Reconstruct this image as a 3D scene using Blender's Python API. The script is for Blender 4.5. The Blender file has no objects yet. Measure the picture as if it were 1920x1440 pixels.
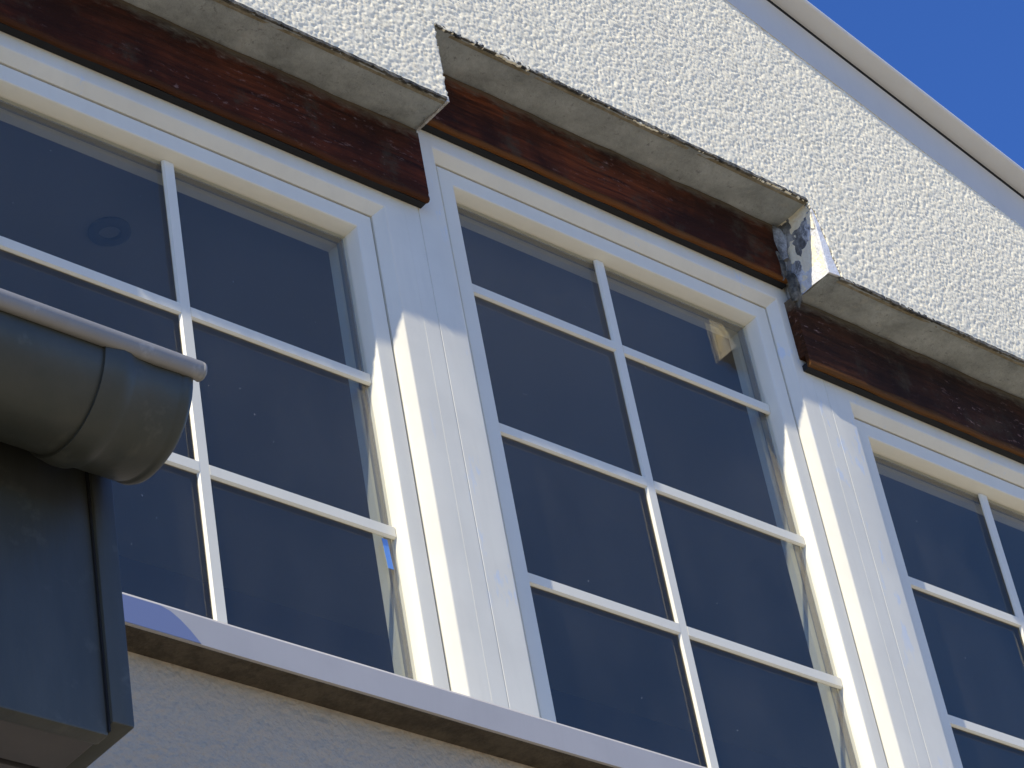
import bpy, bmesh, math, random
import numpy as np
from mathutils import Vector, Matrix

random.seed(7)
rng = np.random.default_rng(11)
C = bpy.context.scene.collection
S = bpy.context.scene

# ------------------------------------------------------------------ camera
cam = bpy.data.cameras.new("camera")
cam.sensor_width = 36.0
cam.lens = 5482.58 / 1920 * 36
cam.clip_start = 0.05
cam.clip_end = 3000
cam_o = bpy.data.objects.new("camera", cam)
C.objects.link(cam_o)
R_ = Vector((0.7551, -0.6366, -0.1566)); U_ = Vector((-0.2919, -0.5404, 0.7891)); F_ = Vector((0.587, 0.5502, 0.5939))
m = Matrix((R_, U_, -F_)).transposed().to_4x4()
m.translation = Vector((-2.21428, -2.71668, -2.52219))
cam_o.matrix_world = m
S.camera = cam_o

# ------------------------------------------------------------------ light
SUN_TO = Vector((-3.3, -1.0, 3.8)).normalized()
elev = math.asin(SUN_TO.z)
azim = math.atan2(SUN_TO.x, SUN_TO.y)
w = bpy.data.worlds.new("World"); S.world = w; w.use_nodes = True
nt = w.node_tree
sk = nt.nodes.new('ShaderNodeTexSky'); sk.sky_type = 'NISHITA'; sk.sun_disc = False
sk.sun_elevation = elev; sk.sun_rotation = azim
sk.air_density = 0.6; sk.dust_density = 0.0; sk.ozone_density = 10.0; sk.altitude = 0
hs = nt.nodes.new('ShaderNodeHueSaturation'); hs.inputs['Hue'].default_value = 0.508; hs.inputs['Saturation'].default_value = 1.09; hs.inputs['Value'].default_value = 1.42
nt.links.new(sk.outputs[0], hs.inputs['Color'])
nt.links.new(hs.outputs[0], nt.nodes['Background'].inputs[0])
nt.nodes['Background'].inputs[1].default_value = 0.15
sun = bpy.data.lights.new("sun", 'SUN'); sun.energy = 4.5; sun.angle = math.radians(0.53)
sun.color = (1.0, 0.93, 0.79)
sun_o = bpy.data.objects.new("sun", sun); C.objects.link(sun_o)
sun_o.rotation_euler = (-SUN_TO).to_track_quat('-Z', 'Y').to_euler()
S.view_settings.view_transform = 'Standard'
S.view_settings.look = 'None'
S.view_settings.gamma = 1.0
S.view_settings.use_curve_mapping = False
S.view_settings.exposure = 0.34

# ------------------------------------------------------------------ helpers
def tag(o, label=None, cat=None, group=None, kind=None):
    if label: o['label'] = label
    if cat: o['category'] = cat
    if group: o['group'] = group
    if kind: o['kind'] = kind
    return o

def empty(name, loc=(0, 0, 0), parent=None):
    o = bpy.data.objects.new(name, None); C.objects.link(o); o.location = loc
    o.empty_display_size = 0.1
    if parent: o.parent = parent
    return o

def mesh_obj(name, verts, faces, mat, parent=None, smooth=False):
    me = bpy.data.meshes.new(name)
    me.from_pydata([tuple(v) for v in verts], [], faces)
    me.update()
    me.materials.append(mat)
    if smooth:
        me.polygons.foreach_set('use_smooth', [True] * len(me.polygons))
    o = bpy.data.objects.new(name, me); C.objects.link(o)
    if parent: o.parent = parent
    return o

class MB:
    """collects shapes of ONE object"""
    def __init__(s): s.bm = bmesh.new()
    def box(s, x0, x1, y0, y1, z0, z1, bevel=0.0, seg=2):
        r = bmesh.ops.create_cube(s.bm, size=1.0)
        for v in r['verts']:
            v.co = Vector(((x0 + x1) / 2 + v.co.x * (x1 - x0), (y0 + y1) / 2 + v.co.y * (y1 - y0), (z0 + z1) / 2 + v.co.z * (z1 - z0)))
        if bevel > 0:
            es = list({e for v in r['verts'] for e in v.link_edges})
            bmesh.ops.bevel(s.bm, geom=es, offset=bevel, segments=seg, affect='EDGES', profile=0.5)
        return s
    def extrude_x(s, pts, x0, x1, caps=True, closed=True, n=1):
        """profile pts (y,z) swept along x"""
        rows = []
        for i in range(n + 1):
            x = x0 + (x1 - x0) * i / n
            rows.append([s.bm.verts.new((x, y, z)) for y, z in pts])
        k = len(pts)
        for a, b in zip(rows, rows[1:]):
            for i in range(k if closed else k - 1):
                j = (i + 1) % k
                s.bm.faces.new((a[i], a[j], b[j], b[i]))
        if caps and closed:
            s.bm.faces.new(rows[0][::-1]); s.bm.faces.new(rows[-1])
        return s
    def poly_y(s, pts, y0, y1):
        """polygon pts (x,z) with thickness y0..y1"""
        a = [s.bm.verts.new((x, y0, z)) for x, z in pts]
        b = [s.bm.verts.new((x, y1, z)) for x, z in pts]
        k = len(pts)
        s.bm.faces.new(a); s.bm.faces.new(b[::-1])
        for i in range(k):
            j = (i + 1) % k
            s.bm.faces.new((a[j], a[i], b[i], b[j]))
        return s
    def ring(s, rects, ys):
        """nested rectangles (x0,x1,z0,z1) at depths ys: a mitred frame profile"""
        loops = []
        for (x0, x1, z0, z1), y in zip(rects, ys):
            loops.append([s.bm.verts.new(c) for c in ((x0, y, z0), (x1, y, z0), (x1, y, z1), (x0, y, z1))])
        n = len(loops)
        for a in range(n):
            b = (a + 1) % n
            for i in range(4):
                j = (i + 1) % 4
                s.bm.faces.new((loops[a][i], loops[a][j], loops[b][j], loops[b][i]))
        return s
    def tube(s, pts, r, n=12):
        """round rod along straight x segments"""
        (x0, y, z), (x1, _, _) = pts
        prof = [(y + r * math.cos(t), z + r * math.sin(t)) for t in [2 * math.pi * i / n for i in range(n)]]
        return s.extrude_x(prof, x0, x1)
    def build(s, name, mat, parent=None, smooth=False, angle=40):
        bmesh.ops.recalc_face_normals(s.bm, faces=s.bm.faces)
        me = bpy.data.meshes.new(name); s.bm.to_mesh(me); s.bm.free()
        me.materials.append(mat)
        o = bpy.data.objects.new(name, me); C.objects.link(o)
        if parent: o.parent = parent
        if smooth:
            me.polygons.foreach_set('use_smooth', [True] * len(me.polygons))
            me.set_sharp_from_angle(angle=math.radians(angle))
        return o

# ------------------------------------------------------------------ materials
def mat(name):
    m = bpy.data.materials.new(name); m.use_nodes = True
    nt = m.node_tree; b = nt.nodes['Principled BSDF']
    return m, nt, b

def N(nt, t, **kw):
    n = nt.nodes.new(t)
    for k, v in kw.items():
        if k.startswith('i_'): n.inputs[k[2:].replace('_', ' ')].default_value = v
        else: setattr(n, k, v)
    return n

def coords(nt, scale=(1, 1, 1)):
    tc = N(nt, 'ShaderNodeTexCoord'); mp = N(nt, 'ShaderNodeMapping')
    mp.inputs['Scale'].default_value = scale
    nt.links.new(tc.outputs['Object'], mp.inputs[0])
    return mp.outputs[0]

def noise(nt, vec, scale, detail=4, rough=0.55):
    n = N(nt, 'ShaderNodeTexNoise'); n.inputs['Scale'].default_value = scale
    n.inputs['Detail'].default_value = detail; n.inputs['Roughness'].default_value = rough
    nt.links.new(vec, n.inputs['Vector'])
    return n.outputs['Fac']

def ramp(nt, fac, stops):
    r = N(nt, 'ShaderNodeValToRGB')
    el = r.color_ramp.elements
    while len(el) < len(stops): el.new(0.5)
    for e, (p, c) in zip(el, stops):
        e.position = p; e.color = (*c, 1) if len(c) == 3 else c
    nt.links.new(fac, r.inputs[0])
    return r.outputs[0]

def mixc(nt, fac, a, b, mode='MIX'):
    n = N(nt, 'ShaderNodeMix', data_type='RGBA', blend_type=mode)
    for sock, v in ((n.inputs[0], fac), (n.inputs[6], a), (n.inputs[7], b)):
        if isinstance(v, bpy.types.NodeSocket): nt.links.new(v, sock)
        else: sock.default_value = v if not isinstance(v, tuple) else (*v, 1)
    return n.outputs[2]

def bump(nt, h, strength, dist, prev=None):
    n = N(nt, 'ShaderNodeBump'); n.inputs['Strength'].default_value = strength; n.inputs['Distance'].default_value = dist
    nt.links.new(h, n.inputs['Height'])
    if prev is not None: nt.links.new(prev, n.inputs['Normal'])
    return n.outputs[0]

def math_(nt, op, a, b=None):
    n = N(nt, 'ShaderNodeMath', operation=op)
    for i, v in enumerate((a, b)):
        if v is None: continue
        if isinstance(v, bpy.types.NodeSocket): nt.links.new(v, n.inputs[i])
        else: n.inputs[i].default_value = v
    return n.outputs[0]

def white_plastic(name, base, rough=0.42, dirt=0.25, film=False):
    m, nt, b = mat(name)
    v = coords(nt)
    vs = coords(nt, (1, 1, 0.12))
    n1 = noise(nt, v, 9, 5)
    n2 = noise(nt, vs, 60, 4)
    dirtc = tuple(c * 0.80 for c in base)
    f = ramp(nt, n1, [(0.42, (0, 0, 0)), (0.75, (dirt, dirt, dirt))])
    c = mixc(nt, f, base, dirtc)
    f2 = ramp(nt, n2, [(0.50, (0, 0, 0)), (0.72, (dirt * .6,) * 3)])
    c = mixc(nt, f2, c, tuple(c * 0.86 for c in base))
    if film:   # scraps of blue protective film and grime left along the jambs
        n3 = noise(nt, coords(nt, (1, 1, 0.35)), 38, 3, .6)
        n4 = noise(nt, coords(nt, (1, 1, 0.4)), 5.5, 2)
        g = math_(nt, 'MULTIPLY', ramp(nt, n3, [(0.60, (0, 0, 0)), (0.68, (1, 1, 1))]), ramp(nt, n4, [(0.5, (0, 0, 0)), (0.6, (.35, .35, .35))]))
        c = mixc(nt, g, c, (0.42, 0.58, 0.80))
    nt.links.new(c, b.inputs['Base Color'])
    b.inputs['Roughness'].default_value = rough
    b.inputs['Specular IOR Level'].default_value = 0.4
    nt.links.new(bump(nt, noise(nt, v, 300, 3), 0.06, 0.001), b.inputs['Normal'])
    return m

M = {}
M['upvc'] = white_plastic('white_upvc', (0.76, 0.715, 0.56))
M['upvc_dirty'] = white_plastic('white_upvc_film_marks', (0.75, 0.705, 0.555), dirt=0.4, film=True)
M['bar'] = white_plastic('white_bar', (0.76, 0.715, 0.56), rough=0.35)
M['sill'] = white_plastic('sill_coated', (0.47, 0.44, 0.39), rough=0.45, dirt=.35)
M['barge'] = white_plastic('bargeboard_paint', (0.66, 0.61, 0.50), rough=.55)
M['trim'] = white_plastic('verge_paint', (0.70, 0.68, 0.61), rough=.55)

def seal(name, col, rough=.6):
    m, nt, b = mat(name); b.inputs['Base Color'].default_value = (*col, 1); b.inputs['Roughness'].default_value = rough
    return m
M['gasket'] = seal('black_gasket', (0.012, 0.012, 0.012))
M['spacer'] = seal('spacer_bar', (0.25, 0.26, 0.27), .4)

def stucco_mat(name, base, amp, coarse, grains=False):
    m, nt, b = mat(name)
    v = coords(nt)
    n1 = noise(nt, v, 2.2, 5)
    n2 = noise(nt, v, 170, 3)
    c = mixc(nt, ramp(nt, n1, [(0.35, (0, 0, 0)), (0.7, (.5, .5, .5))]), base, tuple(x * .90 for x in base))
    c = mixc(nt, ramp(nt, n2, [(0.36, (0.5,) * 3), (0.50, (0, 0, 0))]), c, (base[0] * .86, base[1] * .85, base[2] * .83))
    if grains:
        ga = N(nt, 'ShaderNodeAttribute', attribute_name='grain')
        c = mixc(nt, 1.0, c, ramp(nt, ga.outputs['Fac'], [(0.0, (.80, .79, .77)), (0.3, (.97, .97, .96)), (1.0, (1.03, 1.03, 1.03))]), 'MULTIPLY')
    strk = noise(nt, coords(nt, (5, 1, .5)), 2.2, 5, .6)
    c = mixc(nt, ramp(nt, strk, [(0.55, (0, 0, 0)), (0.75, (.30,) * 3)]), c, tuple(x * .78 for x in base))
    nt.links.new(c, b.inputs['Base Color'])
    b.inputs['Roughness'].default_value = 0.8
    b.inputs['Specular IOR Level'].default_value = 0.25
    h = noise(nt, v, coarse, 3)
    nt.links.new(bump(nt, h, 0.8, amp), b.inputs['Normal'])
    return m
M['stucco'] = stucco_mat('roughcast_grain', (0.97, 0.87, 0.62), 0.0006, 700, True)
M['stucco_far'] = stucco_mat('roughcast_far', (0.97, 0.87, 0.62), 0.004, 110)
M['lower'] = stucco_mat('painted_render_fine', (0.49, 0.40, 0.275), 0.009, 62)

def soffit_mat():
    m, nt, b = mat('bare_cement_render')
    v = coords(nt)
    c = mixc(nt, ramp(nt, noise(nt, v, 9, 8, .72), [(.3, (0, 0, 0)), (.7, (1, 1, 1))]), (0.22, 0.235, 0.215), (0.50, 0.52, 0.48))
    sp = ramp(nt, noise(nt, v, 75, 4, .7), [(0.30, (1, 1, 1)), (0.40, (0, 0, 0))])
    c = mixc(nt, math_(nt, 'MULTIPLY', sp, .6), c, (0.13, 0.13, 0.12))
    sp2 = ramp(nt, noise(nt, v, 22, 5, .7), [(0.60, (0, 0, 0)), (0.72, (1, 1, 1))])
    c = mixc(nt, math_(nt, 'MULTIPLY', sp2, .35), c, (0.52, 0.46, 0.36))
    nt.links.new(c, b.inputs['Base Color']); b.inputs['Roughness'].default_value = .9
    nt.links.new(bump(nt, noise(nt, v, 70, 8, .7), 1.0, .004), b.inputs['Normal'])
    return m
M['soffit'] = soffit_mat()

def mould_mat(name, a, b2):
    m, nt, b = mat(name)
    v = coords(nt)
    c = mixc(nt, ramp(nt, noise(nt, v, 38, 5, .7), [(.4, (0, 0, 0)), (.62, (1, 1, 1))]), a, b2)
    nt.links.new(c, b.inputs['Base Color']); b.inputs['Roughness'].default_value = .95
    nt.links.new(bump(nt, noise(nt, v, 160, 5), .8, .003), b.inputs['Normal'])
    return m
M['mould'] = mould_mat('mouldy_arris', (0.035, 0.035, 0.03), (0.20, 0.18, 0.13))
M['edge_pale'] = mould_mat('pale_edge', (0.36, 0.34, 0.29), (0.62, 0.60, 0.55))
M['filler'] = mould_mat('ochre_filler', (0.22, 0.18, 0.10), (0.33, 0.29, 0.20))

def reveal_mat():
    m, nt, b = mat('peeled_reveal')
    v = coords(nt, (1, 1.4, 0.8))
    n1 = noise(nt, v, 24, 8, .72)
    c = ramp(nt, n1, [(0.34, (0.06, 0.06, 0.055)), (0.48, (0.18, 0.18, 0.165)), (0.60, (0.42, 0.42, 0.39)), (0.75, (0.62, 0.61, 0.57))])
    tc = N(nt, 'ShaderNodeTexCoord'); sp = N(nt, 'ShaderNodeSeparateXYZ'); nt.links.new(tc.outputs['Object'], sp.inputs[0])
    # whiter towards the outer bottom corner
    g = math_(nt, 'ADD', math_(nt, 'MULTIPLY', math_(nt, 'SUBTRACT', sp.outputs['Z'], 0.95), -6.0), math_(nt, 'MULTIPLY', math_(nt, 'ADD', sp.outputs['Y'], 0.10), -11.0))
    g = math_(nt, 'ADD', g, math_(nt, 'MULTIPLY', math_(nt, 'SUBTRACT', n1, 0.5), 2.0))
    c = mixc(nt, ramp(nt, g, [(0.0, (0, 0, 0)), (0.25, (1, 1, 1))]), c, (0.78, 0.77, 0.73))
    nt.links.new(c, b.inputs['Base Color']); b.inputs['Roughness'].default_value = .85
    nt.links.new(bump(nt, n1, 1.0, .008), b.inputs['Normal'])
    return m
M['reveal'] = reveal_mat()
M['sill_shade'] = mould_mat('sill_shade_brown', (0.055, 0.042, 0.025), (0.10, 0.08, 0.05))  # dark brown that paints in the shade beneath the sill

def timber_mat(name, dark, red, orange, seed=0.0, peel=1.0):
    m, nt, b = mat(name)
    tc = N(nt, 'ShaderNodeTexCoord'); mp = N(nt, 'ShaderNodeMapping'); mp.inputs['Location'].default_value = (seed, seed * .3, seed * .7)
    nt.links.new(tc.outputs['Object'], mp.inputs[0]); v0 = mp.outputs[0]
    mg = N(nt, 'ShaderNodeMapping'); mg.inputs['Scale'].default_value = (1.6, 14, 26); nt.links.new(v0, mg.inputs[0])
    grain = noise(nt, mg.outputs[0], 4, 7, .65)
    c = mixc(nt, ramp(nt, grain, [(0.32, (0, 0, 0)), (0.70, (1, 1, 1))]), dark, red)
    blot = noise(nt, v0, 5.5, 4, .6)
    c = mixc(nt, ramp(nt, blot, [(0.40, (0, 0, 0)), (0.60, (.9, .9, .9))]), c, dark)
    st = noise(nt, v0, 13, 6, .7)
    c = mixc(nt, ramp(nt, st, [(0.56, (0, 0, 0)), (0.70, (.75,) * 3)]), c, (0.060, 0.044, 0.024))
    # paint flecks torn off, running with the grain
    mf = N(nt, 'ShaderNodeMapping'); mf.inputs['Scale'].default_value = (1.0, 2, 2.6); nt.links.new(v0, mf.inputs[0])
    fl = noise(nt, mf.outputs[0], 42, 4, .72)
    ff = math_(nt, 'MULTIPLY', math_(nt, 'MULTIPLY', ramp(nt, fl, [(0.60, (0, 0, 0)), (0.72, (1, 1, 1))]), ramp(nt, noise(nt, v0, 3.3, 2), [(.46, (.08,) * 3), (.62, (1, 1, 1))])), .6 * peel)
    c = mixc(nt, ff, c, (0.34, 0.20, 0.15))
    # lighter strip of bare grey wood under the top edge, orange wood at the bottom moulding
    sp = N(nt, 'ShaderNodeSeparateXYZ'); nt.links.new(tc.outputs['Generated'], sp.inputs[0])
    edge = math_(nt, 'ADD', sp.outputs['Z'], math_(nt, 'MULTIPLY', math_(nt, 'SUBTRACT', fl, .5), .35))
    c = mixc(nt, math_(nt, 'MULTIPLY', ramp(nt, edge, [(0.80, (0, 0, 0)), (0.95, (1, 1, 1))]), .7), c, (0.17, 0.14, 0.09))
    low = math_(nt, 'ADD', sp.outputs['Z'], math_(nt, 'MULTIPLY', math_(nt, 'SUBTRACT', grain, .5), .18))
    c = mixc(nt, math_(nt, 'MULTIPLY', ramp(nt, low, [(0.035, (1, 1, 1)), (0.10, (0, 0, 0))]), .7), c, orange)
    nt.links.new(c, b.inputs['Base Color']); b.inputs['Roughness'].default_value = .62
    b.inputs['Specular IOR Level'].default_value = .07
    nb = bump(nt, grain, .5, .003)
    nt.links.new(bump(nt, fl, .6, .002, nb), b.inputs['Normal'])
    return m
M['timber_a'] = timber_mat('stained_timber_a', (0.026, 0.009, 0.004), (0.13, 0.030, 0.009), (0.08, 0.028, 0.007), 0.0, 1.0)
M['timber_b'] = timber_mat('stained_timber_b', (0.026, 0.009, 0.004), (0.20, 0.047, 0.012), (0.18, 0.066, 0.012), 3.7, 1.5)
M['timber_c'] = timber_mat('stained_timber_c', (0.020, 0.010, 0.005), (0.085, 0.030, 0.012), (0.16, 0.066, 0.014), 8.1, 1.6)

def glass_mat():
    m, nt, b = mat('window_glass')
    nt.nodes.remove(b)
    out = nt.nodes['Material Output']
    tr = N(nt, 'ShaderNodeBsdfTransparent'); tr.inputs[0].default_value = (0.93, 0.95, 0.95, 1)
    gl = N(nt, 'ShaderNodeBsdfGlossy'); gl.inputs['Roughness'].default_value = 0.0
    gl.inputs[0].default_value = (1.0, 0.88, 0.66, 1)
    geo = N(nt, 'ShaderNodeNewGeometry')
    dt = N(nt, 'ShaderNodeVectorMath', operation='DOT_PRODUCT')
    nt.links.new(geo.outputs['Incoming'], dt.inputs[0]); nt.links.new(geo.outputs['Normal'], dt.inputs[1])
    c = math_(nt, 'ABSOLUTE', dt.outputs['Value'])
    q = math_(nt, 'POWER', math_(nt, 'SUBTRACT', 1.0, c), 5.0)
    # each pane stands for one double glazed unit: two sheets, so twice the reflectance of one sheet per side
    f = math_(nt, 'ADD', math_(nt, 'MULTIPLY', q, 0.92), 0.070)
    mx = N(nt, 'ShaderNodeMixShader')
    nt.links.new(f, mx.inputs[0]); nt.links.new(tr.outputs[0], mx.inputs[1]); nt.links.new(gl.outputs[0], mx.inputs[2])
    # slight waviness of the sheets
    v = coords(nt)
    nb = bump(nt, noise(nt, v, 7, 1), 0.12, 0.004)
    nt.links.new(nb, gl.inputs['Normal'])
    # thin film of dust and dried rain marks
    df = N(nt, 'ShaderNodeBsdfDiffuse'); df.inputs[0].default_value = (0.62, 0.58, 0.50, 1)
    d1 = ramp(nt, noise(nt, coords(nt, (1, 1, .55)), 5, 5, .6), [(.3, (.004,) * 3), (.75, (.026,) * 3)])
    d2 = ramp(nt, noise(nt, v, 150, 2, .5), [(.775, (0, 0, 0)), (.80, (.35,) * 3)])
    m2 = N(nt, 'ShaderNodeMixShader')
    nt.links.new(math_(nt, 'ADD', d1, d2), m2.inputs[0]); nt.links.new(mx.outputs[0], m2.inputs[1]); nt.links.new(df.outputs[0], m2.inputs[2])
    nt.links.new(m2.outputs[0], out.inputs[0])
    return m
M['glass'] = glass_mat()

def zinc_mat(name, a, b2, rough, metal, spec=.5, streak=(1, 1, 1)):
    m, nt, b = mat(name)
    v = coords(nt, streak)
    n1 = noise(nt, v, 7, 6, .6)
    c = mixc(nt, ramp(nt, n1, [(.35, (0, 0, 0)), (.68, (1, 1, 1))]), a, b2)
    st = ramp(nt, noise(nt, coords(nt, (1, .4, 1)), 24, 4, .7), [(.60, (0, 0, 0)), (.74, (.5, .5, .5))])
    c = mixc(nt, st, c, tuple(min(1, x * 1.7) for x in b2))
    nt.links.new(c, b.inputs['Base Color'])
    b.inputs['Roughness'].default_value = rough; b.inputs['Metallic'].default_value = metal
    b.inputs['Specular IOR Level'].default_value = spec
    nt.links.new(bump(nt, noise(nt, v, 40, 4), .25, .002), b.inputs['Normal'])
    return m
M['gutter'] = zinc_mat('weathered_gutter', (0.038, 0.045, 0.035), (0.070, 0.070, 0.054), .42, .25)
M['bead'] = zinc_mat('gutter_bead_metal', (0.20, 0.19, 0.165), (0.27, 0.26, 0.23), .45, .1)
M['fascia'] = zinc_mat('fascia_metal', (0.052, 0.053, 0.040), (0.076, 0.075, 0.056), .45, .25, streak=(2, 1, .5))
M['eavesoffit'] = zinc_mat('soffit_sheet', (0.075, 0.070, 0.065), (0.11, 0.10, 0.09), .6, .1)
M['groove_and_shade'] = seal('dark_joint_and_shade', (0.006, 0.006, 0.006), .8)  # real joints, and the strips that paint shade into gaps
M['tile'] = mould_mat('roof_tile', (0.12, 0.09, 0.08), (0.08, 0.065, 0.06))

def plain(name, a, b2, sc, rough=.9):
    m, nt, b = mat(name)
    v = coords(nt)
    nt.links.new(mixc(nt, noise(nt, v, sc, 4), a, b2), b.inputs['Base Color']); b.inputs['Roughness'].default_value = rough
    return m
M['ground'] = plain('beige_paving', (0.28, 0.245, 0.185), (0.35, 0.305, 0.235), .7)
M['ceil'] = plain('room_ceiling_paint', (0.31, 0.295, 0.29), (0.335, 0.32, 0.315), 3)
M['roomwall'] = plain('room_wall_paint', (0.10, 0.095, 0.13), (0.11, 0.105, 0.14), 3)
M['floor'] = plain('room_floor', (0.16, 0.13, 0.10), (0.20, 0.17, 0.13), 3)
M['spot'] = seal('spotlight_ring', (0.14, 0.14, 0.15), .5)
M['spotglass'] = seal('spotlight_lens', (0.16, 0.16, 0.18), .5)
M['tape'] = seal('blue_tape', (0.10, 0.26, 0.62), .5)
M['film'] = seal('sill_shadow_blue', (0.19, 0.22, 0.33), .4)  # blue of the cast shadow painted on the sill fascia

# ------------------------------------------------------------------ dimensions
YW = -0.150          # face of the render wall
YB = -0.065          # face of the old timbers
XL, XR = 0.507, 1.453   # raised middle recess
ZLOW, ZHIGH = 0.860, 1.043
APX, APZ, SL = 0.98, 1.6700, 0.3186
def verge(x): return APZ - SL * abs(x - APX)
GZ = -4.15
HX0, HX1 = -1.55, 3.51

# ------------------------------------------------------------------ ground
gm = MB(); gm.box(-400, 400, -400, 400, GZ - .3, GZ)
tag(gm.build('ground', M['ground']), kind='structure')

# ------------------------------------------------------------------ the house
house = empty('house', (0.98, 0, GZ))
tag(house, 'white roughcast gable with three white windows under stepped brown timber lintels', 'house')
bpy.context.view_layer.update()
HP = house
def part(o):
    """parent without moving"""
    o.parent = HP; o.matrix_parent_inverse = Matrix.Translation(-Vector(HP.location))
    return o
def sub(o, p):
    o.parent = p; o.matrix_parent_inverse = Matrix.Identity(4)
    return o

# --- roughcast: real grains as a height field with a ragged lower arris
def roughcast():
    st = 0.0020
    x0, x1, z0, z1 = -0.42, 2.70, ZLOW, 1.70
    nx = int((x1 - x0) / st) + 1; nz = int((z1 - z0) / st) + 1
    H = np.zeros((nz, nx), np.float32)
    xs = x0 + np.arange(nx) * st; zs = z0 + np.arange(nz) * st
    ng = int((x1 - x0) * (z1 - z0) / (0.0058 ** 2) * 1.5)
    gx = rng.uniform(0, nx, ng); gz = rng.uniform(0, nz, ng)
    gr = rng.uniform(1.4, 2.5, ng) * (1 + 0.5 * (rng.random(ng) < .06)); gh = rng.uniform(1.0, 3.0, ng); tx = rng.normal(0, .26, ng); tz = rng.normal(0, .26, ng)
    asp = rng.uniform(.86, 1.16, ng)
    R = 5
    G = np.full((nz, nx), .5, np.float32); gg = rng.random(ng).astype(np.float32)
    oy, ox = np.mgrid[-R:R + 1, -R:R + 1]
    ix = gx.astype(int); iz = gz.astype(int)
    ok = (ix > R) & (ix < nx - R - 1) & (iz > R) & (iz < nz - R - 1)
    for k in np.nonzero(ok)[0]:
        a = ix[k]; b = iz[k]
        d2 = ((ox - (gx[k] - a)) / (gr[k] * asp[k])) ** 2 + ((oy - (gz[k] - b)) / (gr[k] / asp[k])) ** 2
        h = np.where(d2 < 1, (gh[k] + tx[k] * (ox - (gx[k] - a)) + tz[k] * (oy - (gz[k] - b))) * np.clip(1 - d2, 0, 1) ** .7, 0)
        v = H[b - R:b + R + 1, a - R:a + R + 1]
        w_ = G[b - R:b + R + 1, a - R:a + R + 1]; w_[h > v] = gg[k]
        np.maximum(v, h, out=v)
    H *= 0.00047
    npit = int((x1 - x0) * (z1 - z0) / (0.0095 ** 2))
    px_ = rng.integers(4, nx - 5, npit); pz_ = rng.integers(4, nz - 5, npit)
    pr = rng.uniform(.8, 1.9, npit); pd = rng.uniform(.5, 1.3, npit) * 0.0010
    for oz in range(-3, 4):
        for oxx in range(-3, 4):
            np.subtract.at(H, (pz_ + oz, px_ + oxx), (pd * np.exp(-((oz * oz + oxx * oxx) / pr ** 2))).astype(np.float32))
    H = np.maximum(H, -0.0011)
    # soft swell of the trowelled coat
    X, Z = np.meshgrid(xs, zs)
    H += (0.0012 * np.sin(X * 5.1 + 1.3 * np.sin(Z * 4)) * np.sin(Z * 6.3 + X)).astype(np.float32)
    Hs = (H + np.roll(H, 1, 0) + np.roll(H, -1, 0) + np.roll(H, 1, 1) + np.roll(H, -1, 1)) / 5
    H = .8 * H + .2 * Hs
    # outline, ragged by the grains
    jit = np.zeros_like(H)
    jn = rng.uniform(-1, 1, (nz // 4 + 2, nx // 4 + 2))
    jit = np.kron(jn, np.ones((4, 4)))[:nz, :nx] * 0.0016 + rng.uniform(-1, 1, (nz, nx)) * .0008
    slowx = 0.0022 * np.sin(X * 17) + 0.0015 * np.sin(X * 41 + 1)
    zb = np.where((X > XL + jit) & (X < XR - 0.004 + jit), ZHIGH, ZLOW) - 0.002 + jit + slowx
    # a lump of filler round the lower right corner of the raised recess
    # the grain layer stops short of the smooth patched corner
    corner = (X > XR - .01) & (X < XR + 0.034 - (Z - ZLOW) * .18 + jit * 2) & (Z < ZHIGH - .02)
    top = verge(X) if False else (APZ - SL * np.abs(X - APX)) + 0.006 + jit
    inside = (Z >= zb) & (Z <= top) & ~corner
    vid = -np.ones((nz, nx), np.int64)
    cell = inside[:-1, :-1] & inside[1:, :-1] & inside[:-1, 1:] & inside[1:, 1:]
    used = np.zeros((nz, nx), bool)
    used[:-1, :-1] |= cell; used[1:, :-1] |= cell; used[:-1, 1:] |= cell; used[1:, 1:] |= cell
    nv = int(used.sum()); vid[used] = np.arange(nv)
    jx = rng.uniform(-.25, .25, H.shape) * st; jz = rng.uniform(-.25, .25, H.shape) * st
    V = np.stack([(X + jx)[used], (YW - H)[used], (Z + jz)[used]], 1)
    cz, cx = np.nonzero(cell)
    F = np.stack([vid[cz, cx], vid[cz, cx + 1], vid[cz + 1, cx + 1], vid[cz + 1, cx]], 1)
    # skirts back to the wall along every open edge
    pad = np.pad(cell, 1)
    extra_f = []; back = {}
    bv = []
    def bk(i):
        if i not in back:
            back[i] = nv + len(bv); v = V[i]; bv.append((v[0], YW + 0.004, v[2]))
        return back[i]
    for dz, dx, c0, c1 in ((-1, 0, (0, 0), (0, 1)), (1, 0, (1, 1), (1, 0)), (0, -1, (1, 0), (0, 0)), (0, 1, (0, 1), (1, 1))):
        nb = pad[1 + dz:1 + dz + cell.shape[0], 1 + dx:1 + dx + cell.shape[1]]
        ez, ex = np.nonzero(cell & ~nb)
        for a, b in zip(ez, ex):
            i = int(vid[a + c0[0], b + c0[1]]); j = int(vid[a + c1[0], b + c1[1]])
            extra_f.append((j, i, bk(i), bk(j)))
    V = np.concatenate([V, np.array(bv)]) if bv else V
    F = np.concatenate([F, np.array(extra_f, np.int64)])
    me = bpy.data.meshes.new('roughcast')
    me.vertices.add(len(V)); me.vertices.foreach_set('co', V.astype(np.float32).ravel())
    me.loops.add(F.size); me.loops.foreach_set('vertex_index', F.astype(np.int32).ravel())
    me.polygons.add(len(F)); me.polygons.foreach_set('loop_start', np.arange(0, F.size, 4, dtype=np.int32))
    me.update(calc_edges=True)
    me.polygons.foreach_set('use_smooth', np.ones(len(F), bool))
    at = me.attributes.new('grain', 'FLOAT', 'POINT')
    gv = np.full(len(V), .5, np.float32); gv[:nv] = G[used]
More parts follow.
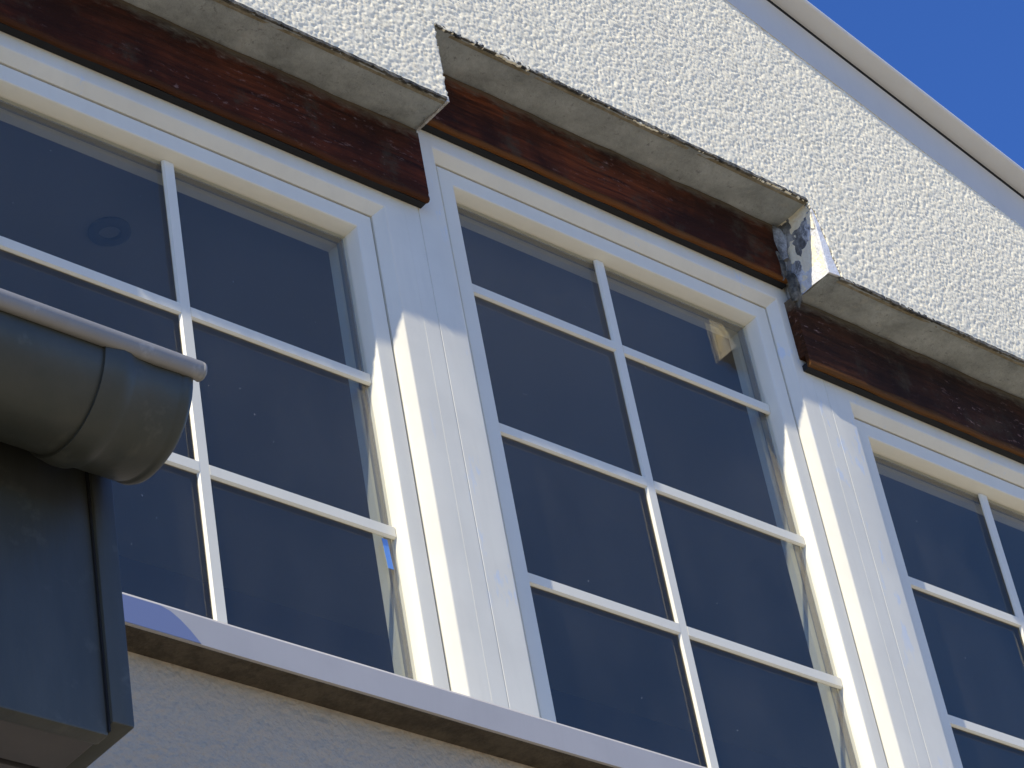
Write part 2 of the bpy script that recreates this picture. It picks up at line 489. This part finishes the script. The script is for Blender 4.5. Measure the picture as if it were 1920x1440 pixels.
    at.data.foreach_set('value', gv)
    me.materials.append(M['stucco'])
    o = bpy.data.objects.new('roughcast', me); C.objects.link(o)
    return o
rc = roughcast()
tag(part(rc), kind='stuff')

# --- wall core, cut round the window band; back from the roughcast face by 2 mm
YC = YW + 0.003
WX0, WX1 = -0.56, 2.54       # window band
def gable_pts(x0, x1, zb):
    pts = [(x0, zb), (x1, zb), (x1, verge(x1) + .12)]
    if x0 < APX < x1: pts.append((APX, verge(APX) + .12))
    pts.append((x0, verge(x0) + .12))
    return pts
def wall_piece(pts, y0=YC, y1=0.16, m_='stucco_far'):
    g = MB(); g.poly_y(pts, y0, y1)
    return part(g.build('wall', M[m_]))
wall_piece(gable_pts(HX0, WX0, -0.43))                       # left of the band
wall_piece(gable_pts(WX1, HX1, -0.43))
wall_piece(gable_pts(WX0, XL, ZLOW + .006))
wall_piece(gable_pts(XL, XR, ZHIGH + .006))
wall_piece(gable_pts(XR, WX1, ZLOW + .006))
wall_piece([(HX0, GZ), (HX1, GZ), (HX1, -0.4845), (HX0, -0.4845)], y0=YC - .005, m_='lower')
# house body behind, side walls and back
for xa, xb in ((HX0, HX0 + .2), (HX1 - .2, HX1)):
    g = MB(); g.box(xa, xb, .16, 6, GZ, .80); part(g.build('wall', M['stucco_far']))
g = MB(); g.box(HX0, HX1, 6, 6.2, GZ, .80); part(g.build('wall', M['stucco_far']))

# --- recess soffits (bare cement) over the timbers
def soffit(x0, x1, z, name='recess_soffit'):
    nx = max(2, int((x1 - x0) / .02)); ny = 8
    vs = []; fs = []
    for j in range(ny + 1):
        for i in range(nx + 1):
            x = x0 + (x1 - x0) * i / nx; y = YC + (0.0 + YB + 0.03 - YC) * j / ny
            dz = 0.0016 * math.sin(x * 31 + j) + random.uniform(-.0007, .0007) - (0.002 if j == 0 else 0)
            vs.append((x, y, z + dz))
    for j in range(ny):
        for i in range(nx):
            a = j * (nx + 1) + i
            fs.append((a, a + nx + 1, a + nx + 2, a + 1))
    n0 = len(vs)
    # thickness
    vs += [(v[0], v[1], z + .012) for v in vs[:]]
    fs += [tuple(n0 + q for q in f[::-1]) for f in fs[:]]
    o = mesh_obj(name, vs, fs, M['soffit'], smooth=True)
    return part(o)
soffit(WX0, XL, ZLOW)
soffit(XL - .001, XR, ZHIGH)
soffit(XR, WX1, ZLOW)
# mouldy, broken edge of the render coat along the soffits
def arris(x0, x1, z, m_, y0, y1, dep, seed, even=False):
    r = random.Random(seed); n = int((x1 - x0) / .006)
    vs = []; fs = []
    for i in range(n + 1):
        x = x0 + (x1 - x0) * i / n
        t = dep * (0.4 + 0.6 * abs(math.sin(x * 13 + seed)) * (0.5 + r.random())) * (0.25 if r.random() < .18 else 1)
        if even: t = dep * (1 + .25 * math.sin(x * 19 + seed) + r.uniform(-.1, .1))
        vs += [(x, y0 + r.uniform(-.0008, .0008), z + .004), (x, y0 + r.uniform(-.0008, .0008), z - t), (x, y1, z - t * .7), (x, y1, z + .004)]
    for i in range(n):
        a = i * 4; b = a + 4
        for k in range(4):
            l = (k + 1) % 4
            fs.append((a + k, a + l, b + l, b + k))
    fs.append((0, 3, 2, 1)); a = n * 4; fs.append((a, a + 1, a + 2, a + 3))
    return part(mesh_obj('render_edge', vs, fs, M[m_]))
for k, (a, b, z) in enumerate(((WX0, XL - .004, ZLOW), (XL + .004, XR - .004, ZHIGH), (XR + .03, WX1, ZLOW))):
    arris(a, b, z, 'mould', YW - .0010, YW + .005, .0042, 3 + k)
    arris(a, b, z, 'filler', YW + .006, YW + .0125, .0030, 13 + k, True)

# --- reveal of the step on the right (faces the camera) and on the left
def reveal(x, y0, y1, z0, z1, face):
    ny, nz = 14, 26
    vs = []; fs = []
    r = random.Random(5)
    for k in range(nz + 1):
        for j in range(ny + 1):
            y = y0 + (y1 - y0) * j / ny; z = z0 + (z1 - z0) * k / nz
            # hollow where the timber end was let in
            b = 0.006 * math.exp(-((y - (y1 - .02)) / .014) ** 2) + .0022 * math.sin(z * 60 + y * 35) * math.sin(y * 70) + r.uniform(-.0006, .0006)
            vs.append((x + face * b, y, z))
    for k in range(nz):
        for j in range(ny):
            a = k * (ny + 1) + j
            fs.append((a, a + 1, a + ny + 2, a + ny + 1))
    n0 = len(vs)
    vs += [(x - face * .012, v[1], v[2]) for v in vs[:]]
    fs += [tuple(n0 + q for q in f[::-1]) for f in fs[:]]
    return part(mesh_obj('recess_reveal', vs, fs, M['reveal'], smooth=True))
reveal(XR, YC + .001, YB + .035, ZLOW + .002, ZHIGH - .001, -1)
reveal(XL, YC + .001, YB + .035, ZLOW + .002, ZHIGH - .001, 1)
# smooth patched corner of the wall face beside the step
g = MB()
g.poly_y([(XR - .002, ZLOW + .001), (XR + .029, ZLOW + .004), (XR + .026, ZLOW + .022), (XR + .019, ZLOW + .05), (XR + .020, ZLOW + .07), (XR + .012, ZLOW + .10), (XR + .010, ZLOW + .125), (XR + .004, ZLOW + .15), (XR - .001, ZHIGH - .012)], YW - .001, YW + .004)
part(g.build('corner_patch', M['reveal']))
# crumbling filler where the lintel end meets the reveal
def lump(cx, cy, cz, sx, sy, sz, m_, seed):
    g = MB(); bmesh.ops.create_icosphere(g.bm, subdivisions=3, radius=1.0)
    r = random.Random(seed); ph = [r.uniform(0, 6) for _ in range(6)]
    for v in g.bm.verts:
        c = v.co; k = 1 + .22 * math.sin(c.x * 4 + ph[0]) * math.sin(c.z * 5 + ph[1]) + .12 * math.sin(c.z * 11 + ph[2]) + r.uniform(-.04, .04)
        v.co = Vector((cx + c.x * k * sx, cy + c.y * k * sy, cz + c.z * k * sz))
    return part(g.build('filler_lump', M[m_], smooth=True))
lump(XR - .012, YB + .004, ZHIGH - .065, .014, .016, .060, 'reveal', 2)
lump(XR - .010, YB - .002, ZLOW + .02, .010, .012, .045, 'mould', 4)
lump(XR - .022, YB + .006, ZLOW + .075, .010, .010, .045, 'mould', 6)
# thin pale broken edge at the end of the left soffit
g = MB(); n = 16
for i in range(n):
    ya = YW + (YB - YW) * i / n; yb = YW + (YB - YW) * (i + 1) / n
    rr = random.Random(40 + i).uniform(-.0012, .0012)
    g.box(XL - .0035 + rr, XL + .0012 + rr * .5, ya, yb + .0002, ZLOW - .0042 + rr, ZLOW + .005)
part(g.build('render_edge', M['edge_pale']))

# --- old timber lintels
def lintel(x0, x1, z0, z1, m_, lab):
    y = YB
    prof = [(y + .009, z0 + .001), (y + .003, z0), (y, z0 + .004), (y, z0 + .009), (y + .0012, z0 + .013), (y + .0012, z0 + .016), (y, z0 + .019),
            (y, z1 - .012), (y + .003, z1 - .008), (y + .004, z1 - .0005), (-.016, z1 - .0005), (-.016, z0 + .028), (y + .009, z0 + .028)]
    g = MB(); n = max(6, int((x1 - x0) / .025))
    g.extrude_x(prof, x0, x1, n=n)
    for v in g.bm.verts:
        x = v.co.x
        v.co.y += .0010 * math.sin(x * 23) + .0006 * math.sin(x * 61 + v.co.z * 30)
        v.co.z += .0008 * math.sin(x * 9 + 1) if v.co.z < z1 - .02 else 0
    o = g.build('timber_lintel', M[m_], smooth=True, angle=50)
    tag(o, lab)
    return part(o)
for a, b, z0 in ((WX0, XL - .004, .693), (XL + .005, XR - .012, .893), (XR - .015, WX1, .691)):  # black strips under the boards paint in the shade of the gap
    g = MB(); g.box(a, b, YB + .0095, -.0403, z0 + .0008, z0 + .014); part(g.build('lintel_shade_strip', M['groove_and_shade']))
l1 = lintel(WX0, XL - .003, .693, ZLOW, 'timber_a', 'left dark red brown lintel, lower than the middle one')
l2 = lintel(XL + .004, XR - .010, .893, ZHIGH, 'timber_b', 'raised middle brown lintel with orange lower edge')
l3 = lintel(XR - .017, WX1, .691, ZLOW - .001, 'timber_c', 'right brown lintel, darkest and most weathered')
# knot hole near the end of the left lintel
g = MB(); bmesh.ops.create_icosphere(g.bm, subdivisions=2, radius=1.0)
for v in g.bm.verts: v.co = Vector((XL - .030 + v.co.x * .008, YB + .001 + v.co.y * .002, .745 + v.co.z * .009))
k_ = g.build('knot', M['groove_and_shade'], smooth=True); k_.parent = l1; k_.matrix_parent_inverse = Matrix.Identity(4); 
# head blocks behind the timbers (closing the wall down to the frames)
for a, b, zb, zt in ((WX0, XL, .700, ZLOW), (XL, XR, .895, ZHIGH), (XR, WX1, .700, ZLOW)):
    g = MB(); g.box(a, b, -.0155, .058, zb + .02, zt + .02); part(g.build('lintel_packing', M['mould']))

# --- windows
GY0, GY1 = 0.004, 0.010
BY = -0.0015      # front of glazing bars
def window(x0, x1, ztop, lin, rin, vx, rows, lab, ox0, ox1):
    """x0..x1: outer frame; lin/rin width of the flat jambs; ztop: upper edge of the opening"""
    wnd = empty('window', (0, 0, 0)); part(wnd); tag(wnd, lab)
    zb = -0.36
    OX0, OX1 = x0 + lin, x1 - rin
    OZ0, OZ1 = zb, ztop
    def inset(d): return (OX0 + d, OX1 - d, OZ0 + d, OZ1 - d)
    outer = (x0, x1, zb - .06, ztop + .072)
    fy = -0.040
    e = .0012
    o2 = (x0 + e, x1 - e, outer[2] + e, outer[3] - e)
    g = MB()
    g.ring([outer, outer, o2, inset(-.0025), inset(-.0008), inset(.0012), inset(.0150), inset(.0168), inset(.0170), inset(.0170)],
           [.055, fy + e, fy, fy, fy + .0006, fy + .0024, fy + .0150, fy + .0172, fy + .020, .055])
    fr = sub(g.build('frame', M['upvc_dirty'], smooth=True, angle=28), wnd)
    # gasket in the gap
    g = MB(); g.ring([inset(.0165), inset(.0165), inset(.0205), inset(.0205)], [-.004, -.010, -.010, -.004])
    sub(g.build('gasket', M['gasket']), wnd)
    sy = -0.022
    g = MB()
    g.ring([inset(.0202), inset(.0202), inset(.0214), inset(.0510), inset(.0524), inset(.0538), inset(.0590), inset(.0600), inset(.0600)],
           [.050, sy + .0014, sy, sy, sy + .0007, sy + .0026, GY0 - .004, GY0 - .0015, .050])
    sa = sub(g.build('sash', M['upvc'], smooth=True, angle=28), wnd)
    gx0, gx1, gz0, gz1 = inset(.0600)
    zs = [gz0] + rows + [gz1]; xs = [gx0, vx, gx1]
    hw = .0118
    # glazing bars: vertical runs through, horizontals butt against it
    def bar_prof(h):
        return [(-h, GY0 - .0002), (-h, GY0 - .002), (-h * .76, BY), (h * .76, BY), (h, GY0 - .002), (h, GY0 - .0002)]
    g = MB(); rows_ = []
    for zz in (gz0, gz1):
        rows_.append([g.bm.verts.new((vx + a, y, zz)) for a, y in bar_prof(hw)])
    k = len(rows_[0])
    for i in range(k):
        j = (i + 1) % k; g.bm.faces.new((rows_[0][i], rows_[0][j], rows_[1][j], rows_[1][i]))
    g.bm.faces.new(rows_[0]); g.bm.faces.new(rows_[1][::-1])
    sub(g.build('glazing_bar', M['bar']), wnd)
    for zr in rows:
        for xa, xb in ((gx0, vx - hw * .80), (vx + hw * .80, gx1)):
            g = MB(); g.extrude_x([(y - .0004 if y < 0 else y, zr + a) for a, y in bar_prof(hw)], xa, xb)
            sub(g.build('glazing_bar', M['bar']), wnd)
    # panes
    for a, b in zip(xs, xs[1:]):
        for c, d in zip(zs, zs[1:]):
            g = MB(); g.box(a + (.001 if a != gx0 else -.006), b - (.001 if b != gx1 else -.006), GY0, GY1, c + .001, d - .001)
            sub(g.build('pane', M['glass']), wnd)
    # spacer frame inside the unit edge
    g = MB(); i0 = .0600
    g.ring([inset(i0 - .004), inset(i0 - .004), inset(i0 + .003), inset(i0 + .003)], [.024, GY1 + .001, GY1 + .001, .024])
    sub(g.build('spacer', M['spacer']), wnd)
    return wnd, fr
wa, fa = window(-.5075, .4970, .664, .0705, .0770, 0.0, [0.0, .3], 'left window, three panes high, partly behind the gutter', 0, 0)
wb, fb = window(.4980, 1.4915, .862, .0616, .0745, .976, [0.0, .3, .6], 'middle window, four panes high, taller than its neighbours', 0, 0)
wc, fc = window(1.4925, 2.487, .664, .0645, .0730, 1.9616, [0.0, .3], 'right window, three panes high, cut by the picture edge', 0, 0)
g = MB(); g.box(.338, .349, GY0 - .0008, GY0 - .0003, -.070, -.016)
for v in g.bm.verts: v.co.x += .004 * math.sin(v.co.z * 90)
t_ = g.build('tape_scrap', M['tape']); t_.parent = wa; t_.matrix_parent_inverse = Matrix.Identity(4)
# fine cover strips on the couplings between the frames
for xc in (.4975, 1.4920):
    g = MB(); g.box(xc - .0335, xc - .0012, -.0402, -.0385, -.412, .70)
    part(g.build('coupling_strip', M['upvc_dirty']))

# inner wall faces beside and below the windows
g = MB(); g.box(HX0, HX1, -.10, .05, -.60, -.425); part(g.build('wall', M['lower']))
for xa, xb in ((WX0 - .3, -.5085), (2.488, WX1 + .3)):
    g = MB(); g.box(xa, xb, -.03, .05, -.425, .72); part(g.build('wall', M['stucco_far']))

# --- window sill with sloped, dipping fascia
YS = -0.207
prof = [(-.020, -.400), (YS + .0105, -.4340), (YS + .0060, -.4356), (YS + .0015, -.4405), (YS + .0002, -.4430), (YS + .0022, -.4845), (YS + .006, -.4852), (-.100, -.4800), (-.020, -.480)]
g = MB(); g.extrude_x(prof, -.60, 2.58, n=40)
for v in g.bm.verts: v.co.z += .0002 * math.sin(v.co.x * 14)
sill = part(g.build('window_sill', M['sill'], smooth=True, angle=24))
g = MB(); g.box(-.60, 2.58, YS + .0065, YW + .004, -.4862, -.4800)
part(g.build('sill_underside', M['sill_shade']))  # dark sheet, the shade under the sill put into its colour
# cast shadow drawn as a thin blue sheet at the near end, hugging the fascia slope
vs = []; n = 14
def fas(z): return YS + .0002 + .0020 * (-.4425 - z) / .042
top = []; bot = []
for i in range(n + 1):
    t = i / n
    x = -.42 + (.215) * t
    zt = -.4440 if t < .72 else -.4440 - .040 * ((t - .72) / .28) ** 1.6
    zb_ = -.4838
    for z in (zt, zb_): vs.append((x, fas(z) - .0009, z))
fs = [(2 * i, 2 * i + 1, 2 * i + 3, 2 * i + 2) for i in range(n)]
fm = mesh_obj('sill_shadow_patch', vs, fs, M['film']); sm_ = fm.modifiers.new('t', 'SOLIDIFY'); sm_.thickness = .0005  # 'film' here is the blue of the painted cast shadow
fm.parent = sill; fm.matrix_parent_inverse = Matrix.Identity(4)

# --- verge: bargeboard, strip of painted gap shade, projecting trim, tiles (both slopes)
def slope_band(name, y0, y1, a0, a1, m_, x_end=.35, bev=None):
    obs = []
    for sgn in (1, -1):
        xe = (HX1 + x_end) if sgn > 0 else (HX0 - x_end)
        g = MB()
        A = (APX, APZ); B = (xe, verge(xe))
        g.poly_y([(A[0], A[1] + a0), (B[0], B[1] + a0), (B[0], B[1] + a1), (A[0], A[1] + a1)] if sgn > 0 else
                 [(A[0], A[1] + a1), (B[0], B[1] + a1), (B[0], B[1] + a0), (A[0], A[1] + a0)], y0, y1)
        if bev:
            es = [e for e in g.bm.edges if all(abs(v.co.y - min(y0, y1)) < 1e-5 for v in e.verts) and abs(e.verts[0].co.x - e.verts[1].co.x) > .5]
            bmesh.ops.bevel(g.bm, geom=es, offset=bev, segments=5, affect='EDGES', profile=.5)
        obs.append(part(g.build(name, M[m_], smooth=True, angle=40)))
    return obs
slope_band('bargeboard', YW - .0012, YW + .02, 0.0, .1145, 'barge')
slope_band('verge_shade_strip', YW - .0022, YW + .03, .1147, .1233, 'groove_and_shade')  # near-black strip proud of the board, the gap's shade painted on
slope_band('verge_trim', YW - .050, YW + .006, .1235, .1345, 'trim', bev=.0050)
slope_band('roof_slope', YW + .020, 6.4, .1350, .19, 'tile')

# --- the room behind
RC = .85
RX0, RX1, RY1, RF = -2.6, 4.6, 1.24, -1.95
def ceiling():
    g = MB(); g.box(HX0 + .2, HX1 - .2, .051, 5.5, RC, RC + .05)
    return part(g.build('ceiling', M['ceil']))
ce = ceiling()
def ring_spot(cx, cy, z, r, parent):
    g = MB(); n = 32
    L = []
    for rr, zz in ((r, z - .0005), (r, z - .005), (r * .86, z - .008), (r * .52, z - .008), (r * .50, z - .001)):
        L.append([g.bm.verts.new((cx + rr * math.cos(t), cy + rr * math.sin(t), zz)) for t in [2 * math.pi * i / n for i in range(n)]])
    for a, b in zip(L, L[1:]):
        for i in range(n): g.bm.faces.new((a[i], a[(i + 1) % n], b[(i + 1) % n], b[i]))
    o = g.build('spotlight', M['spot'], smooth=True); o.parent = parent; o.matrix_parent_inverse = Matrix.Identity(4)
ring_spot(.187, .412, RC, .038, ce)
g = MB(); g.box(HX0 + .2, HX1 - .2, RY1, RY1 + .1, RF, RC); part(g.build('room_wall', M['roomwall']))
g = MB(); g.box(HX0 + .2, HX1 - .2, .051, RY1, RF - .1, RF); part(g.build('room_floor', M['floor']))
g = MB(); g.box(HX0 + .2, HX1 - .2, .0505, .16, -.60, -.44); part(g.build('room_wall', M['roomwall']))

# ------------------------------------------------------------------ lower eaves in front, with gutter
eav = empty('lower_eaves', (-1.4, -.85, -1.13))
tag(eav, 'dark grey metal eaves box with half-round gutter in front of the left window', 'eaves')
bpy.context.view_layer.update()
def epart(o, p=None):
    if p is None:
        o.parent = eav; o.matrix_parent_inverse = Matrix.Translation(-Vector(eav.location))
    else:
        o.parent = p; o.matrix_parent_inverse = Matrix.Identity(4)
    return o
GX1 = -.812; GR = .070; GYC = -1.0 + GR; GZC = -.818
def arc(r, n=26, a0=180, a1=360, cy=GYC, cz=GZC):
    return [(cy + r * math.cos(math.radians(a0 + (a1 - a0) * i / n)), cz + r * math.sin(math.radians(a0 + (a1 - a0) * i / n))) for i in range(n + 1)]
def shell(g, x0, x1, r0, r1, n=1):
    g.extrude_x(arc(r0) + arc(r1)[::-1], x0, x1, n=n)
g = MB(); shell(g, -3.4, -.915, GR, GR - .0025, n=10)
gut = epart(g.build('gutter', M['gutter'], smooth=True, angle=50))
# stop end: sleeve that overlaps the gutter, with a raised bead and a domed cap
def revolve(prof, name, m_):
    """prof: (x, radius) half-round skin"""
    g = MB(); L = []
    n = 28
    for x, r in prof:
        L.append([g.bm.verts.new((x, GYC + r * math.cos(math.pi + math.pi * i / n), GZC + r * math.sin(math.pi + math.pi * i / n))) for i in range(n + 1)])
    for a, b in zip(L, L[1:]):
        for i in range(n): g.bm.faces.new((a[i], a[i + 1], b[i + 1], b[i]))
    return g
g = revolve([(-.9165, GR - .002), (-.9165, GR + .0030), (-.913, GR + .0040), (-.906, GR + .0052), (-.898, GR + .0066), (-.890, GR + .0060), (-.884, GR + .0036), (-.879, GR + .0022),
             (-.860, GR + .0020), (-.832, GR + .0018), (-.8275, GR + .0004), (-.8255, GR + .0020), (-.820, GR + .0024), (-.816, GR + .0008), (-.813, GR - .0050), (-.811, GR - .012), (-.813, GR - .016), (-.8135, GR * .5), (-.8135, 0.0005)], 'stop_end', 'gutter')
for v in g.bm.verts:      # dents in the soldered end
    x, y, z = v.co
    if -.875 < x < -.815:
        k = math.exp(-((y + .985) / .02) ** 2 - ((x + .855) / .014) ** 2)
        v.co.y += .004 * k; v.co.z += .002 * math.sin(x * 160) * math.exp(-((y + .95) / .03) ** 2)
st = epart(g.build('stop_end', M['gutter'], smooth=True, angle=60), gut)
# front bead
by, bz = GYC - GR - .0035, GZC + .0035
bp_ = [(by - .0088 + .0034 * 0, bz - .0015), (by - .0093, bz + .0010), (by - .0080, bz + .0048), (by - .0062, bz + .0082), (by - .0040, bz + .0098), (by, bz + .0104), (by + .0055, bz + .0085), (by + .009, bz + .003),
       (by + .009, bz - .003), (by + .0055, bz - .0078), (by, bz - .0100), (by - .0040, bz - .0092), (by - .0070, bz - .0062)]
g = MB(); g.extrude_x(bp_, -3.4, -.8085)
bead = g.build('rim_bead', M['bead'], smooth=True, angle=50); epart(bead, gut)
g = MB(); bmesh.ops.create_uvsphere(g.bm, u_segments=16, v_segments=10, radius=.0100)
for v in g.bm.verts: v.co = Vector((-.8085 + v.co.x * .45, GYC - GR - .0035 + v.co.y, GZC + .0035 + v.co.z))
epart(g.build('bead_cap', M['bead'], smooth=True), gut)
# back edge upstand
g = MB(); g.box(-3.4, GX1, GYC + GR - .003, GYC + GR, GZC - .002, GZC + .02); epart(g.build('back_upstand', M['gutter']), gut)
# fascia with folded end flange
FY = -.850; FX1 = -.838; FZ0 = -1.140
g = MB(); g.box(-3.4, FX1, FY, FY + .02, FZ0, -.80, bevel=.003)
fas_o = epart(g.build('fascia', M['fascia'], smooth=True))
g = MB(); g.box(FX1 + .0008, -.812, FY - .006, -.16, FZ0 + .012, -.80, bevel=.003)
epart(g.build('end_flange', M['fascia'], smooth=True))
g = MB(); g.box(FX1 - .0008, FX1 + .0006, FY - .002, FY + .003, FZ0 + .004, -.80)
epart(g.build('joint', M['groove_and_shade']))
# soffit panels: edge strip, groove, main board
SZ = FZ0 + .004
g = MB(); g.box(-3.4, FX1 - .001, FY + .021, FY + .080, SZ, SZ + .02, bevel=.001); epart(g.build('soffit_strip', M['eavesoffit']))
g = MB(); g.box(FX1 - .060, FX1 - .001, FY + .0885, -.16, SZ, SZ + .02, bevel=.001); epart(g.build('soffit_strip', M['eavesoffit']))
g = MB(); g.box(-3.4, FX1 - .0685, FY + .0885, -.16, SZ, SZ + .02, bevel=.001); epart(g.build('soffit_board', M['eavesoffit']))
g = MB(); g.box(-3.4, FX1 - .001, FY + .019, -.16, SZ + .014, SZ + .03); epart(g.build('soffit_backing', M['groove_and_shade']))
# tiled lean-to roof rising back to the wall
g = MB()
g.bm.free(); g.bm = bmesh.new()
g.extrude_x([(GYC + .01, -.800), (GYC + .01, -.785), (-.155, -.585), (-.155, -.620), (FY + .02, -.800)], -3.4, FX1)
epart(g.build('roof_slope', M['tile']))
